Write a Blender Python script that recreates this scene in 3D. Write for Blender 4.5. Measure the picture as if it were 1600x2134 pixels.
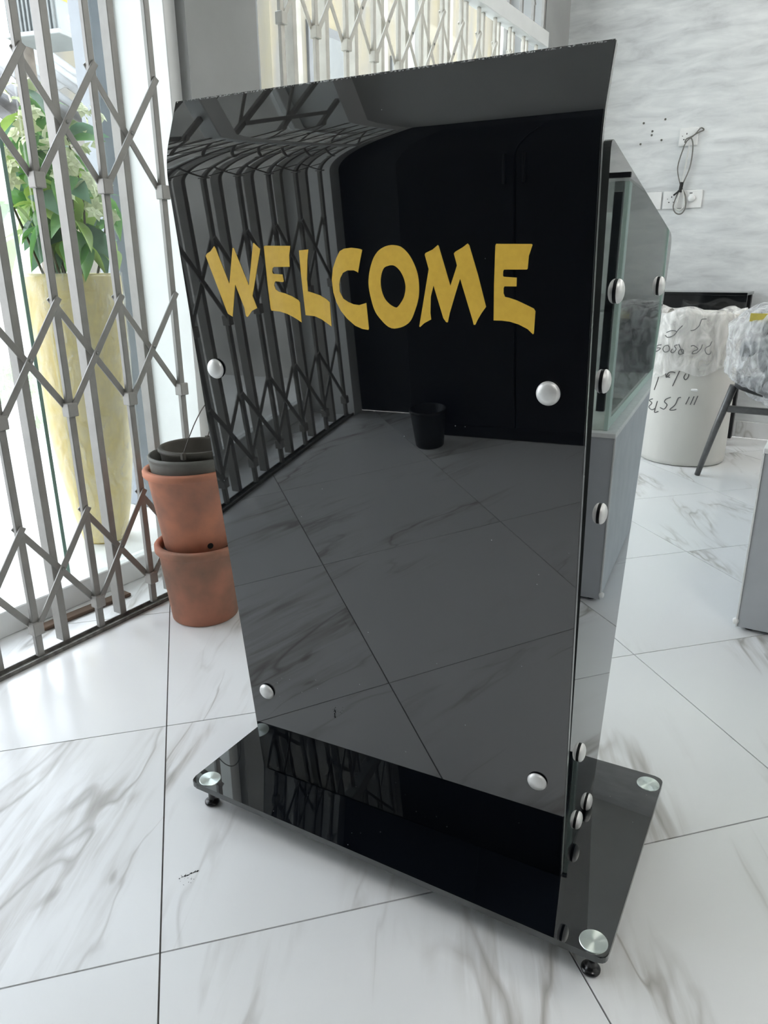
import bpy, bmesh, math, random
from mathutils import Vector, Matrix, noise
random.seed(7)
for o in list(bpy.data.objects): bpy.data.objects.remove(o)
SC = bpy.context.scene
COL = SC.collection
PI = math.pi

# ------------------------------------------------------------------ camera
cam_d = bpy.data.cameras.new('camera'); cam = bpy.data.objects.new('camera', cam_d); COL.objects.link(cam)
cam_d.sensor_fit = 'VERTICAL'; cam_d.sensor_height = 36.0; cam_d.lens = 1524.3/2134*36.0
cam_d.clip_start = 0.02; cam_d.clip_end = 200
r_ = Vector((0.84933, 0.52782, -0.00732)); dn = Vector((0.16229, -0.27429, -0.94785)); fw = Vector((-0.50230, 0.80385, -0.31862))
cam.matrix_world = Matrix(((r_.x, -dn.x, -fw.x, 0), (r_.y, -dn.y, -fw.y, 0), (r_.z, -dn.z, -fw.z, 0.986), (0, 0, 0, 1)))
SC.camera = cam

# ------------------------------------------------------------------ world (hazy bright sky) and exposure
W = bpy.data.worlds.new('sky'); SC.world = W; W.use_nodes = True
wn = W.node_tree.nodes; wl = W.node_tree.links; wn.clear()
wo = wn.new('ShaderNodeOutputWorld'); wb = wn.new('ShaderNodeBackground')
tc = wn.new('ShaderNodeTexCoord'); sep = wn.new('ShaderNodeSeparateXYZ'); ramp = wn.new('ShaderNodeValToRGB')
wl.new(tc.outputs['Generated'], sep.inputs[0]); wl.new(sep.outputs['Z'], ramp.inputs[0])
ramp.color_ramp.elements[0].position = 0.0; ramp.color_ramp.elements[0].color = (1, 1, 1, 1)
ramp.color_ramp.elements[1].position = 0.7; ramp.color_ramp.elements[1].color = (0.80, 0.89, 1, 1)
wl.new(ramp.outputs[0], wb.inputs[0]); wb.inputs[1].default_value = 4.0
wl.new(wb.outputs[0], wo.inputs[0])
SC.view_settings.view_transform = 'Standard'; SC.view_settings.look = 'None'
SC.view_settings.gamma = 1.0; SC.view_settings.use_curve_mapping = False
SC.view_settings.exposure = 0.95

# ------------------------------------------------------------------ material helpers
MATS = {}
def translucent(name, f):
    m = MATS[name]; N = m.node_tree.nodes; L = m.node_tree.links; b = N['Principled BSDF']; o = N['Material Output']
    t = N.new('ShaderNodeBsdfTranslucent'); mx = N.new('ShaderNodeMixShader'); mx.inputs[0].default_value = f
    if b.inputs['Base Color'].links: L.new(b.inputs['Base Color'].links[0].from_socket, t.inputs[0])
    else: t.inputs[0].default_value = b.inputs['Base Color'].default_value
    L.new(b.outputs[0], mx.inputs[1]); L.new(t.outputs[0], mx.inputs[2]); L.new(mx.outputs[0], o.inputs[0])
def principled(name):
    m = bpy.data.materials.new(name); m.use_nodes = True
    return m, m.node_tree.nodes, m.node_tree.links, m.node_tree.nodes['Principled BSDF']
def plain(name, col, rough=0.5, metal=0.0, ior=1.45, var=0.0, scale=20.0, bump=0.0, coat=0.0, stretch=(1, 1, 1), col2=None):
    m, N, L, b = principled(name)
    b.inputs['Base Color'].default_value = (*col, 1); b.inputs['Roughness'].default_value = rough
    b.inputs['Metallic'].default_value = metal; b.inputs['IOR'].default_value = ior
    b.inputs['Coat Weight'].default_value = coat; b.inputs['Coat Roughness'].default_value = 0.03
    if var or bump:
        t = N.new('ShaderNodeTexCoord'); mp = N.new('ShaderNodeMapping'); mp.inputs['Scale'].default_value = stretch
        n = N.new('ShaderNodeTexNoise'); n.inputs['Scale'].default_value = scale; n.inputs['Detail'].default_value = 6
        L.new(t.outputs['Object'], mp.inputs[0]); L.new(mp.outputs[0], n.inputs['Vector'])
        if var:
            r = N.new('ShaderNodeValToRGB')
            c2 = col2 or tuple(max(0, c*(1-var)) for c in col)
            r.color_ramp.elements[0].position = 0.35; r.color_ramp.elements[0].color = (*c2, 1)
            r.color_ramp.elements[1].position = 0.65; r.color_ramp.elements[1].color = (*col, 1)
            L.new(n.outputs[0], r.inputs[0]); L.new(r.outputs[0], b.inputs['Base Color'])
        if bump:
            bp = N.new('ShaderNodeBump'); bp.inputs['Strength'].default_value = bump; bp.inputs['Distance'].default_value = 0.01
            L.new(n.outputs[0], bp.inputs['Height']); L.new(bp.outputs[0], b.inputs['Normal'])
    MATS[name] = m; return m
def glass(name, tint=(0.93, 0.97, 0.95), ior=1.45, rough=0.0):
    m = bpy.data.materials.new(name); m.use_nodes = True; N = m.node_tree.nodes; L = m.node_tree.links; N.clear()
    o = N.new('ShaderNodeOutputMaterial'); mx = N.new('ShaderNodeMixShader'); lw = N.new('ShaderNodeLayerWeight'); lw.inputs[0].default_value = 0.5
    pw = N.new('ShaderNodeMath'); pw.operation = 'POWER'; pw.inputs[1].default_value = 5.0; L.new(lw.outputs['Facing'], pw.inputs[0])
    f = N.new('ShaderNodeMapRange'); f.inputs['To Min'].default_value = ((ior-1)/(ior+1))**2; f.inputs['To Max'].default_value = 1.0; L.new(pw.outputs[0], f.inputs[0])
    t = N.new('ShaderNodeBsdfTransparent'); t.inputs[0].default_value = (*tint, 1)
    g = N.new('ShaderNodeBsdfGlossy'); g.inputs['Roughness'].default_value = rough
    L.new(f.outputs[0], mx.inputs[0]); L.new(t.outputs[0], mx.inputs[1]); L.new(g.outputs[0], mx.inputs[2]); L.new(mx.outputs[0], o.inputs[0])
    MATS[name] = m; return m
def film(name, alpha, col, scale, bump, rough=0.12):
    m, N, L, b = principled(name)
    b.inputs['Base Color'].default_value = (*col, 1); b.inputs['Roughness'].default_value = rough
    t = N.new('ShaderNodeTexCoord'); mp = N.new('ShaderNodeMapping'); mp.inputs['Scale'].default_value = (1, 1, 0.45)
    n = N.new('ShaderNodeTexNoise'); n.inputs['Scale'].default_value = scale; n.inputs['Detail'].default_value = 5; n.inputs['Distortion'].default_value = 1.2
    bp = N.new('ShaderNodeBump'); bp.inputs['Strength'].default_value = bump; bp.inputs['Distance'].default_value = 0.02
    L.new(t.outputs['Object'], mp.inputs[0]); L.new(mp.outputs[0], n.inputs['Vector']); L.new(n.outputs[0], bp.inputs['Height']); L.new(bp.outputs[0], b.inputs['Normal'])
    r = N.new('ShaderNodeMapRange'); r.inputs['From Min'].default_value = 0.35; r.inputs['From Max'].default_value = 0.7
    r.inputs['To Min'].default_value = alpha*0.45; r.inputs['To Max'].default_value = min(1, alpha*1.5)
    L.new(n.outputs[0], r.inputs[0]); L.new(r.outputs[0], b.inputs['Alpha'])
    MATS[name] = m; return m

# marble-look porcelain tile
def marble():
    m, N, L, b = principled('marble_tile')
    t = N.new('ShaderNodeTexCoord'); oi = N.new('ShaderNodeObjectInfo')
    mul = N.new('ShaderNodeMath'); mul.operation = 'MULTIPLY'; mul.inputs[1].default_value = 37.0; L.new(oi.outputs['Random'], mul.inputs[0])
    add = N.new('ShaderNodeVectorMath'); add.operation = 'ADD'; L.new(t.outputs['Object'], add.inputs[0]); L.new(mul.outputs[0], add.inputs[1])
    rot = N.new('ShaderNodeMapping'); rot.inputs['Rotation'].default_value = (0, 0, math.radians(-117)); rot.inputs['Scale'].default_value = (1, 1, 1)
    L.new(add.outputs[0], rot.inputs[0])
    st = N.new('ShaderNodeMapping'); st.inputs['Scale'].default_value = (0.75, 2.7, 1); L.new(rot.outputs[0], st.inputs[0])
    def ridge(scale, width, dist, detail=7):
        n = N.new('ShaderNodeTexNoise'); n.inputs['Scale'].default_value = scale; n.inputs['Detail'].default_value = detail
        n.inputs['Distortion'].default_value = dist; n.inputs['Roughness'].default_value = 0.55
        L.new(st.outputs[0], n.inputs['Vector'])
        s = N.new('ShaderNodeMath'); s.operation = 'SUBTRACT'; s.inputs[1].default_value = 0.5; L.new(n.outputs[0], s.inputs[0])
        a = N.new('ShaderNodeMath'); a.operation = 'ABSOLUTE'; L.new(s.outputs[0], a.inputs[0])
        r = N.new('ShaderNodeMapRange'); r.inputs['From Min'].default_value = 0; r.inputs['From Max'].default_value = width
        r.inputs['To Min'].default_value = 1; r.inputs['To Max'].default_value = 0; r.clamp = True; L.new(a.outputs[0], r.inputs[0])
        return r.outputs[0]
    def mask(scale, lo, hi, off):
        mp = N.new('ShaderNodeMapping'); mp.inputs['Location'].default_value = (off, off, 0); mp.inputs['Scale'].default_value = (0.55, 1.5, 1); L.new(rot.outputs[0], mp.inputs[0])
        n = N.new('ShaderNodeTexNoise'); n.inputs['Scale'].default_value = scale; n.inputs['Detail'].default_value = 3; L.new(mp.outputs[0], n.inputs['Vector'])
        r = N.new('ShaderNodeMapRange'); r.inputs['From Min'].default_value = lo; r.inputs['From Max'].default_value = hi; r.clamp = True; L.new(n.outputs[0], r.inputs[0])
        return r.outputs[0]
    def mulv(a, c):
        k = N.new('ShaderNodeMath'); k.operation = 'MULTIPLY'; L.new(a, k.inputs[0]); L.new(c, k.inputs[1]) if not isinstance(c, float) else setattr(k.inputs[1], 'default_value', c); return k.outputs[0]
    sk = N.new('ShaderNodeMapping'); sk.inputs['Scale'].default_value = (3.2, 24, 1); L.new(rot.outputs[0], sk.inputs[0])
    sn = N.new('ShaderNodeTexNoise'); sn.inputs['Scale'].default_value = 1.6; sn.inputs['Detail'].default_value = 5; sn.inputs['Distortion'].default_value = 0.8; L.new(sk.outputs[0], sn.inputs['Vector'])
    sr = N.new('ShaderNodeMapRange'); sr.inputs['From Min'].default_value = 0.40; sr.inputs['From Max'].default_value = 0.66; sr.clamp = True; L.new(sn.outputs[0], sr.inputs[0])
    msk = mask(2.1, 0.47, 0.62, 3.1)
    wide = mulv(mulv(ridge(1.2, 0.070, 0.5, 4), msk), sr.outputs[0])
    thin = mulv(ridge(1.2, 0.013, 0.5, 4), msk)
    m1 = N.new('ShaderNodeMix'); m1.data_type = 'RGBA'; L.new(mulv(wide, 0.95), m1.inputs[0]); m1.inputs[6].default_value = (0.76, 0.765, 0.765, 1); m1.inputs[7].default_value = (0.46, 0.44, 0.41, 1)
    m2 = N.new('ShaderNodeMix'); m2.data_type = 'RGBA'; L.new(mulv(thin, 0.75), m2.inputs[0]); L.new(m1.outputs[2], m2.inputs[6]); m2.inputs[7].default_value = (0.33, 0.31, 0.285, 1)
    L.new(m2.outputs[2], b.inputs['Base Color'])
    b.inputs['Roughness'].default_value = 0.24; b.inputs['IOR'].default_value = 1.5
    MATS['marble_tile'] = m
marble()

def brushed_wall():
    m, N, L, b = principled('brushed_plaster')
    t = N.new('ShaderNodeTexCoord'); mp = N.new('ShaderNodeMapping'); mp.inputs['Scale'].default_value = (1.6, 1.0, 7.0); mp.inputs['Rotation'].default_value = (0, math.radians(4), 0)
    L.new(t.outputs['Object'], mp.inputs[0])
    n1 = N.new('ShaderNodeTexNoise'); n1.inputs['Scale'].default_value = 2.4; n1.inputs['Detail'].default_value = 9; n1.inputs['Roughness'].default_value = 0.62; n1.inputs['Distortion'].default_value = 0.5
    L.new(mp.outputs[0], n1.inputs['Vector'])
    r = N.new('ShaderNodeValToRGB'); E = r.color_ramp.elements
    E[0].position = 0.28; E[0].color = (0.50, 0.51, 0.52, 1); E[1].position = 0.64; E[1].color = (0.74, 0.755, 0.755, 1)
    e = E.new(0.45); e.color = (0.63, 0.645, 0.65, 1)
    L.new(n1.outputs[0], r.inputs[0]); L.new(r.outputs[0], b.inputs['Base Color']); b.inputs['Roughness'].default_value = 0.55
    bp = N.new('ShaderNodeBump'); bp.inputs['Strength'].default_value = 0.12; bp.inputs['Distance'].default_value = 0.01; L.new(n1.outputs[0], bp.inputs['Height']); L.new(bp.outputs[0], b.inputs['Normal'])
    MATS['brushed_plaster'] = m
brushed_wall()

def acrylic(name, wear=False):
    m, N, L, b = principled(name)
    b.inputs['Base Color'].default_value = (0.003, 0.004, 0.006, 1); b.inputs['Roughness'].default_value = 0.015; b.inputs['IOR'].default_value = 2.0
    t = N.new('ShaderNodeTexCoord')
    v = N.new('ShaderNodeTexVoronoi'); v.inputs['Scale'].default_value = 60; L.new(t.outputs['Object'], v.inputs['Vector'])
    lt = N.new('ShaderNodeMath'); lt.operation = 'LESS_THAN'; lt.inputs[1].default_value = 0.045; L.new(v.outputs['Distance'], lt.inputs[0])
    n = N.new('ShaderNodeTexNoise'); n.inputs['Scale'].default_value = 9; L.new(t.outputs['Object'], n.inputs['Vector'])
    gt = N.new('ShaderNodeMath'); gt.operation = 'GREATER_THAN'; gt.inputs[1].default_value = 0.57; L.new(n.outputs[0], gt.inputs[0])
    k = N.new('ShaderNodeMath'); k.operation = 'MULTIPLY'; L.new(lt.outputs[0], k.inputs[0]); L.new(gt.outputs[0], k.inputs[1])
    fac = k.outputs[0]
    if wear:
        s = N.new('ShaderNodeSeparateXYZ'); L.new(t.outputs['Object'], s.inputs[0])
        n2 = N.new('ShaderNodeTexNoise'); n2.inputs['Scale'].default_value = 420; n2.inputs['Detail'].default_value = 2; L.new(t.outputs['Object'], n2.inputs['Vector'])
        n3 = N.new('ShaderNodeTexNoise'); n3.inputs['Scale'].default_value = 5; L.new(t.outputs['Object'], n3.inputs['Vector'])
        band = N.new('ShaderNodeMapRange'); band.inputs['From Min'].default_value = 1.2080; band.inputs['From Max'].default_value = 1.2090; L.new(s.outputs['Z'], band.inputs[0])
        a = N.new('ShaderNodeMath'); a.operation = 'GREATER_THAN'; a.inputs[1].default_value = 0.55; L.new(n2.outputs[0], a.inputs[0])
        c = N.new('ShaderNodeMath'); c.operation = 'GREATER_THAN'; c.inputs[1].default_value = 0.42; L.new(n3.outputs[0], c.inputs[0])
        d = N.new('ShaderNodeMath'); d.operation = 'MULTIPLY'; L.new(a.outputs[0], d.inputs[0]); L.new(c.outputs[0], d.inputs[1])
        e = N.new('ShaderNodeMath'); e.operation = 'MULTIPLY'; L.new(d.outputs[0], e.inputs[0]); L.new(band.outputs[0], e.inputs[1])
        mxm = N.new('ShaderNodeMath'); mxm.operation = 'MAXIMUM'; L.new(fac, mxm.inputs[0]); L.new(e.outputs[0], mxm.inputs[1]); fac = mxm.outputs[0]
    mix = N.new('ShaderNodeMix'); mix.data_type = 'RGBA'; mix.inputs[6].default_value = (0.003, 0.004, 0.006, 1); mix.inputs[7].default_value = (0.35, 0.36, 0.36, 1)
    L.new(fac, mix.inputs[0]); L.new(mix.outputs[2], b.inputs['Base Color'])
    MATS[name] = m
acrylic('black_acrylic'); acrylic('black_acrylic_worn', True)

def radial_metal():
    m, N, L, b = principled('spun_aluminium')
    b.inputs['Base Color'].default_value = (0.70, 0.76, 0.73, 1); b.inputs['Metallic'].default_value = 1.0; b.inputs['Roughness'].default_value = 0.32
    b.inputs['Anisotropic'].default_value = 0.9
    tg = N.new('ShaderNodeTangent'); tg.direction_type = 'RADIAL'; tg.axis = 'Z'; L.new(tg.outputs[0], b.inputs['Tangent'])
    MATS['spun_aluminium'] = m
radial_metal()

plain('grout', (0.16, 0.15, 0.14), 0.9, var=0.3, scale=60)
plain('white_wall', (0.72, 0.73, 0.72), 0.6, var=0.06, scale=6)
plain('charcoal_paint', (0.035, 0.036, 0.038), 0.6, var=0.15, scale=5)
plain('pillar_grey', (0.30, 0.305, 0.30), 0.7, var=0.10, scale=5, bump=0.05)
plain('ceiling_paint', (0.70, 0.70, 0.68), 0.8, var=0.05, scale=4)
plain('white_frame', (0.74, 0.75, 0.74), 0.35, var=0.05, scale=10)
plain('gate_paint_lit', (0.58, 0.56, 0.50), 0.38, var=0.10, scale=30, ior=1.5)  # same steel gate paint, lightened: outside light put into the colour
plain('gate_paint', (0.26, 0.252, 0.235), 0.38, var=0.12, scale=30, ior=1.5)  # darker copy of the gate paint, backlit shade put into the colour
plain('collar_paint', (0.32, 0.31, 0.29), 0.4, var=0.10, scale=40)
plain('track_metal', (0.17, 0.16, 0.145), 0.55, var=0.5, scale=60, bump=0.1)
plain('rivet_metal', (0.25, 0.25, 0.24), 0.4, metal=0.6, var=0.2, scale=80)
plain('terracotta', (0.62, 0.25, 0.15), 0.75, var=0.38, scale=9, bump=0.08, col2=(0.36, 0.175, 0.12))
plain('terracotta_old', (0.50, 0.21, 0.135), 0.8, var=0.45, scale=8, bump=0.1, col2=(0.25, 0.145, 0.10))
plain('grey_plastic', (0.17, 0.17, 0.15), 0.6, var=0.3, scale=14)
plain('dark_plastic', (0.075, 0.068, 0.055), 0.65, var=0.35, scale=14)
plain('soil', (0.06, 0.045, 0.035), 0.95, var=0.5, scale=60, bump=0.6)
plain('hole_black', (0.004, 0.004, 0.004), 0.9, var=0.1)
plain('wire', (0.10, 0.09, 0.08), 0.5, metal=0.6, var=0.3, scale=80)
plain('stud_satin', (0.80, 0.80, 0.79), 0.42, metal=0.45, var=0.04, scale=60)
plain('black_rubber', (0.006, 0.006, 0.006), 0.45, var=0.2)
plain('foot_black', (0.010, 0.010, 0.011), 0.22, var=0.2, ior=1.5)
plain('foot_collar', (0.42, 0.46, 0.44), 0.3, metal=0.8, var=0.1, scale=60)
plain('gold_vinyl', (0.93, 0.60, 0.085), 0.42, var=0.10, scale=120, coat=0.6, col2=(0.88, 0.55, 0.075))
plain('plate_white', (0.80, 0.80, 0.79), 0.35, var=0.04)
plain('socket_dark', (0.05, 0.05, 0.05), 0.6, var=0.2)
plain('cable_grey', (0.16, 0.155, 0.14), 0.5, var=0.2, scale=40)
plain('cable_white', (0.66, 0.66, 0.63), 0.5, var=0.1, scale=40)
plain('cable_black', (0.01, 0.01, 0.01), 0.5, var=0.2)
plain('drum_white', (0.66, 0.645, 0.60), 0.5, var=0.14, scale=3.0, stretch=(1, 1, 0.3), col2=(0.54, 0.53, 0.50))
plain('ink', (0.13, 0.13, 0.13), 0.7, var=0.3, scale=90)
film('liner_film', 0.62, (0.85, 0.83, 0.80), 16, 0.6, 0.25)
film('stretch_film', 0.42, (0.90, 0.91, 0.93), 26, 0.8, 0.05)
film('vase_film', 0.20, (0.90, 0.89, 0.84), 24, 0.7, 0.12)
plain('chair_black', (0.012, 0.012, 0.014), 0.55, var=0.3, scale=60)
plain('chair_steel', (0.14, 0.14, 0.14), 0.35, metal=0.5, var=0.2, scale=60)
plain('yellow_label', (0.62, 0.50, 0.10), 0.6, var=0.15, scale=40)
plain('desk_black', (0.006, 0.007, 0.008), 0.06, var=0.2, ior=1.6)
plain('desk_metal', (0.010, 0.010, 0.011), 0.4, var=0.2)
plain('counter_grey', (0.43, 0.45, 0.47), 0.45, var=0.07, scale=9)
plain('counter_side', (0.50, 0.53, 0.55), 0.5, var=0.10, scale=12, bump=0.05)
plain('counter_edge', (0.80, 0.81, 0.80), 0.5, var=0.1, scale=60)
plain('mint_glass_edge', (0.52, 0.67, 0.60), 0.25, var=0.05)
glass('pane_glass', (0.965, 0.98, 0.975)); glass('case_glass', (0.95, 0.98, 0.965), 1.5)
plain('acrylic_edge', (0.16, 0.17, 0.17), 0.15, var=0.1, ior=1.6)
plain('plate_edge', (0.045, 0.05, 0.05), 0.15, var=0.1, ior=1.7)
plain('green_edge', (0.16, 0.26, 0.22), 0.2, var=0.1)
plain('dark_cabinet', (0.008, 0.008, 0.010), 0.35, var=0.3, scale=5)
plain('dark_handle', (0.05, 0.05, 0.05), 0.3, metal=0.7, var=0.1)
plain('vase_yellow', (0.60, 0.47, 0.16), 0.3, var=0.08, scale=3, col2=(0.54, 0.42, 0.14))
plain('leaf_green', (0.17, 0.34, 0.09), 0.4, var=0.4, scale=12, col2=(0.09, 0.21, 0.08))
plain('leaf_lime', (0.36, 0.52, 0.12), 0.45, var=0.3, scale=12)
plain('leaf_blue', (0.15, 0.26, 0.17), 0.4, var=0.4, scale=12)
for _n in ('leaf_green', 'leaf_lime', 'leaf_blue'): translucent(_n, 0.45)
plain('stem_brown', (0.11, 0.10, 0.06), 0.7, var=0.3)
plain('petal_cream', (0.74, 0.78, 0.50), 0.6, var=0.15, scale=30)
plain('porch_render', (0.58, 0.565, 0.53), 0.8, var=0.4, scale=2.5, stretch=(1, 1, 0.6), bump=0.1)
plain('concrete_pale', (0.62, 0.61, 0.58), 0.8, var=0.2, scale=3)
plain('grass', (0.20, 0.42, 0.08), 0.9, var=0.4, scale=30)
plain('clad_blue', (0.24, 0.265, 0.31), 0.25, var=0.22, scale=5)
plain('facade_beige', (0.15, 0.128, 0.078), 0.8, var=0.35, scale=2.2, stretch=(1, 2.5, 0.6), col2=(0.105, 0.10, 0.09))
plain('facade_trim', (0.19, 0.18, 0.155), 0.8, var=0.2, scale=4)
plain('facade_grey', (0.085, 0.088, 0.09), 0.7, var=0.3, scale=3)
plain('sign_yellow', (0.24, 0.155, 0.02), 0.6, var=0.1, scale=6)
plain('unit_grey', (0.24, 0.255, 0.255), 0.5, var=0.12, scale=8)
plain('unit_dark', (0.13, 0.14, 0.14), 0.6, var=0.2)
plain('sticker_orange', (0.80, 0.42, 0.04), 0.6, var=0.05)
plain('sheet_metal', (0.22, 0.22, 0.215), 0.5, var=0.4, scale=5, metal=0.2)
plain('bark', (0.22, 0.19, 0.16), 0.9, var=0.35, scale=12, bump=0.3)
plain('plank_brown', (0.14, 0.09, 0.06), 0.8, var=0.4, scale=14, stretch=(1, 0.2, 1))
plain('bin_dark', (0.014, 0.014, 0.014), 0.35, var=0.3)
plain('glue_white', (0.85, 0.85, 0.83), 0.6, var=0.05)
def emis(name, col, s):
    m, N, L, b = principled(name); b.inputs['Base Color'].default_value = (0.8, 0.8, 0.8, 1)
    b.inputs['Emission Color'].default_value = (*col, 1); b.inputs['Emission Strength'].default_value = s; MATS[name] = m
emis('fill_tube_glow', (1.0, 0.98, 0.95), 66.0)  # emission of the added ceiling fill tubes

# ------------------------------------------------------------------ geometry helpers
def mesh_obj(name, bm, mat, parent=None, smooth=False, loc=None):
    me = bpy.data.meshes.new(name); bmesh.ops.recalc_face_normals(bm, faces=bm.faces); bm.to_mesh(me); bm.free()
    o = bpy.data.objects.new(name, me); COL.objects.link(o); me.materials.append(MATS[mat])
    if smooth:
        for p in me.polygons: p.use_smooth = True
    if parent: o.parent = parent
    if loc: o.location = loc
    return o
def inst(src, parent, loc=(0, 0, 0), rot=(0, 0, 0)):
    o = src.copy(); COL.objects.link(o); o.parent = parent; o.location = loc; o.rotation_euler = rot
    return o
def tag(o, label=None, cat=None, group=None, kind=None):
    if label: o['label'] = label
    if cat: o['category'] = cat
    if group: o['group'] = group
    if kind: o['kind'] = kind
    return o
def empty(name, loc, rz=0, label=None, cat=None, group=None, kind=None):
    o = bpy.data.objects.new(name, None); COL.objects.link(o); o.location = loc; o.rotation_euler = (0, 0, rz); o.empty_display_size = 0.05
    return tag(o, label, cat, group, kind)
def box(bm, a, b, bevel=0.0):
    t = bmesh.new()
    v = [t.verts.new((x, y, z)) for x in (a[0], b[0]) for y in (a[1], b[1]) for z in (a[2], b[2])]
    for f in ((0, 1, 3, 2), (4, 6, 7, 5), (0, 4, 5, 1), (2, 3, 7, 6), (0, 2, 6, 4), (1, 5, 7, 3)): t.faces.new([v[i] for i in f])
    if bevel: bmesh.ops.bevel(t, geom=list(t.edges), offset=bevel, segments=1, affect='EDGES')
    me = bpy.data.meshes.new('t'); t.to_mesh(me); t.free(); bm.from_mesh(me); bpy.data.meshes.remove(me)
    return bm
def B(a, b, bevel=0.0): return box(bmesh.new(), a, b, bevel)
def prism(pts, fn, t0, t1):
    """polygon pts -> two caps at t0/t1 with fn(p,t)->xyz"""
    bm = bmesh.new(); A = [bm.verts.new(fn(p, t0)) for p in pts]; C = [bm.verts.new(fn(p, t1)) for p in pts]
    n = len(pts); bm.faces.new(A); bm.faces.new(C[::-1])
    for i in range(n): bm.faces.new((A[i], C[i], C[(i+1) % n], A[(i+1) % n]))
    return bm
def round_poly(pts, r, seg=5):
    out = []; n = len(pts)
    for i in range(n):
        p = Vector(pts[i]).to_2d() if len(pts[i]) > 2 else Vector(pts[i]); a = (Vector(pts[i-1])-p); b = (Vector(pts[(i+1) % n])-p)
        rr = r[i] if isinstance(r, (list, tuple)) else r
        if rr <= 0: out.append(tuple(p)); continue
        a.normalize(); b.normalize(); ang = a.angle(b); d = rr/math.tan(ang/2)
        s, e = p+a*d, p+b*d
        for k in range(seg+1):
            t = k/seg; q = s*(1-t)**2+p*2*t*(1-t)+e*t*t; out.append(tuple(q))
    return out
def lathe(prof, seg=40, wob=None, cap0=False, cap1=False):
    bm = bmesh.new(); R = []
    for i, (r, z) in enumerate(prof):
        R.append([bm.verts.new((r*math.cos(2*PI*k/seg), r*math.sin(2*PI*k/seg), z)) for k in range(seg)])
    for a, b in zip(R, R[1:]):
        for k in range(seg): bm.faces.new((a[k], a[(k+1) % seg], b[(k+1) % seg], b[k]))
    if cap0: bm.faces.new(R[0][::-1])
    if cap1: bm.faces.new(R[-1])
    if wob:
        for v in bm.verts: v.co = wob(v.co)
    return bm
def tube(pts, r, seg=8, bm=None, closed=False):
    bm = bm or bmesh.new(); P = [Vector(p) for p in pts]; rings = []; n = len(P); up = None
    for i, p in enumerate(P):
        t = ((P[(i+1) % n]-P[i-1]) if closed else (P[min(i+1, n-1)]-P[max(i-1, 0)])).normalized()
        if up is None:
            up = t.orthogonal().normalized()
        up = (up-t*up.dot(t)); up = up.normalized() if up.length > 1e-6 else t.orthogonal().normalized()
        w = t.cross(up); rad = r[i] if isinstance(r, (list, tuple)) else r
        rings.append([bm.verts.new(p+(up*math.cos(2*PI*k/seg)+w*math.sin(2*PI*k/seg))*rad) for k in range(seg)])
    for i in range(n if closed else n-1):
        a, b = rings[i], rings[(i+1) % n]
        for k in range(seg): bm.faces.new((a[k], a[(k+1) % seg], b[(k+1) % seg], b[k]))
    if not closed: bm.faces.new(rings[0][::-1]); bm.faces.new(rings[-1])
    return bm
def smoothpath(pts, sub=6):
    P = [Vector(p) for p in pts]; out = []
    for i in range(len(P)-1):
        p0, p1, p2, p3 = P[max(i-1, 0)], P[i], P[i+1], P[min(i+2, len(P)-1)]
        for k in range(sub):
            t = k/sub
            out.append(0.5*((2*p1)+(p2-p0)*t+(2*p0-5*p1+4*p2-p3)*t*t+(3*p1-p0-3*p2+p3)*t**3))
    out.append(P[-1]); return out

GX = -1.692            # plane of the folding gates
YB, YF = 4.765, -1.27  # back wall, wall behind the camera
XR, ZC = 3.0, 3.0
# ------------------------------------------------------------------ floor: slab + diagonal porcelain tiles
fl = mesh_obj('floor', B((-1.98, YF, -0.06), (XR, YB, -0.004)), 'grout'); tag(fl, kind='structure')
e2 = Vector((math.cos(math.radians(46.7)), math.sin(math.radians(46.7)))); e1 = Vector((-e2.y, e2.x))
def clip(poly, ax, lim, keep_less):
    out = []
    for i in range(len(poly)):
        a, b = poly[i-1], poly[i]; ia = (a[ax] <= lim) == keep_less; ib = (b[ax] <= lim) == keep_less
        if ia != ib:
            t = (lim-a[ax])/(b[ax]-a[ax]); out.append(a+(b-a)*t)
        if ib: out.append(b)
    return out
g = 0.0014; full = None
for i in range(-9, 12):
    for j in range(-9, 12):
        o2 = e2*(-0.1206+0.6*i)+e1*(1.5002+0.6*j)
        c = [o2+e2*(g if u == 0 else 0.6-g)+e1*(g if v == 0 else 0.6-g) for u, v in ((0, 0), (1, 0), (1, 1), (0, 1))]
        p = c
        for ax, lim, kl in ((0, -1.975, False), (0, XR-0.002, True), (1, YF+0.002, False), (1, YB-0.002, True)):
            p = clip(p, ax, lim, kl)
            if len(p) < 3: break
        if len(p) < 3: continue
        whole = all((a-b).length < 1e-6 for a, b in zip(p, c)) if len(p) == 4 else False
        if not whole:
            q = [b for a, b in zip([p[-1]]+p[:-1], p) if (a-b).length > 1e-4]
            if len(q) < 3: continue
            if abs(sum(q[k-1].x*q[k].y-q[k].x*q[k-1].y for k in range(len(q))))/2 < 0.0008: continue
            whole = len(q) == 4 and sorted(tuple(round(z, 4) for z in a) for a in q) == sorted(tuple(round(z, 4) for z in a) for a in c)
            p = q
        if whole and full:
            t = inst(full, fl, (o2.x, o2.y, 0))
        else:
            src = c if whole else p
            t = mesh_obj('tile', prism([(a-o2) for a in src], lambda a, z: (a.x, a.y, z), -0.012, 0.0), 'marble_tile', fl, loc=(o2.x, o2.y, 0))
            if whole: full = t

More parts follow.
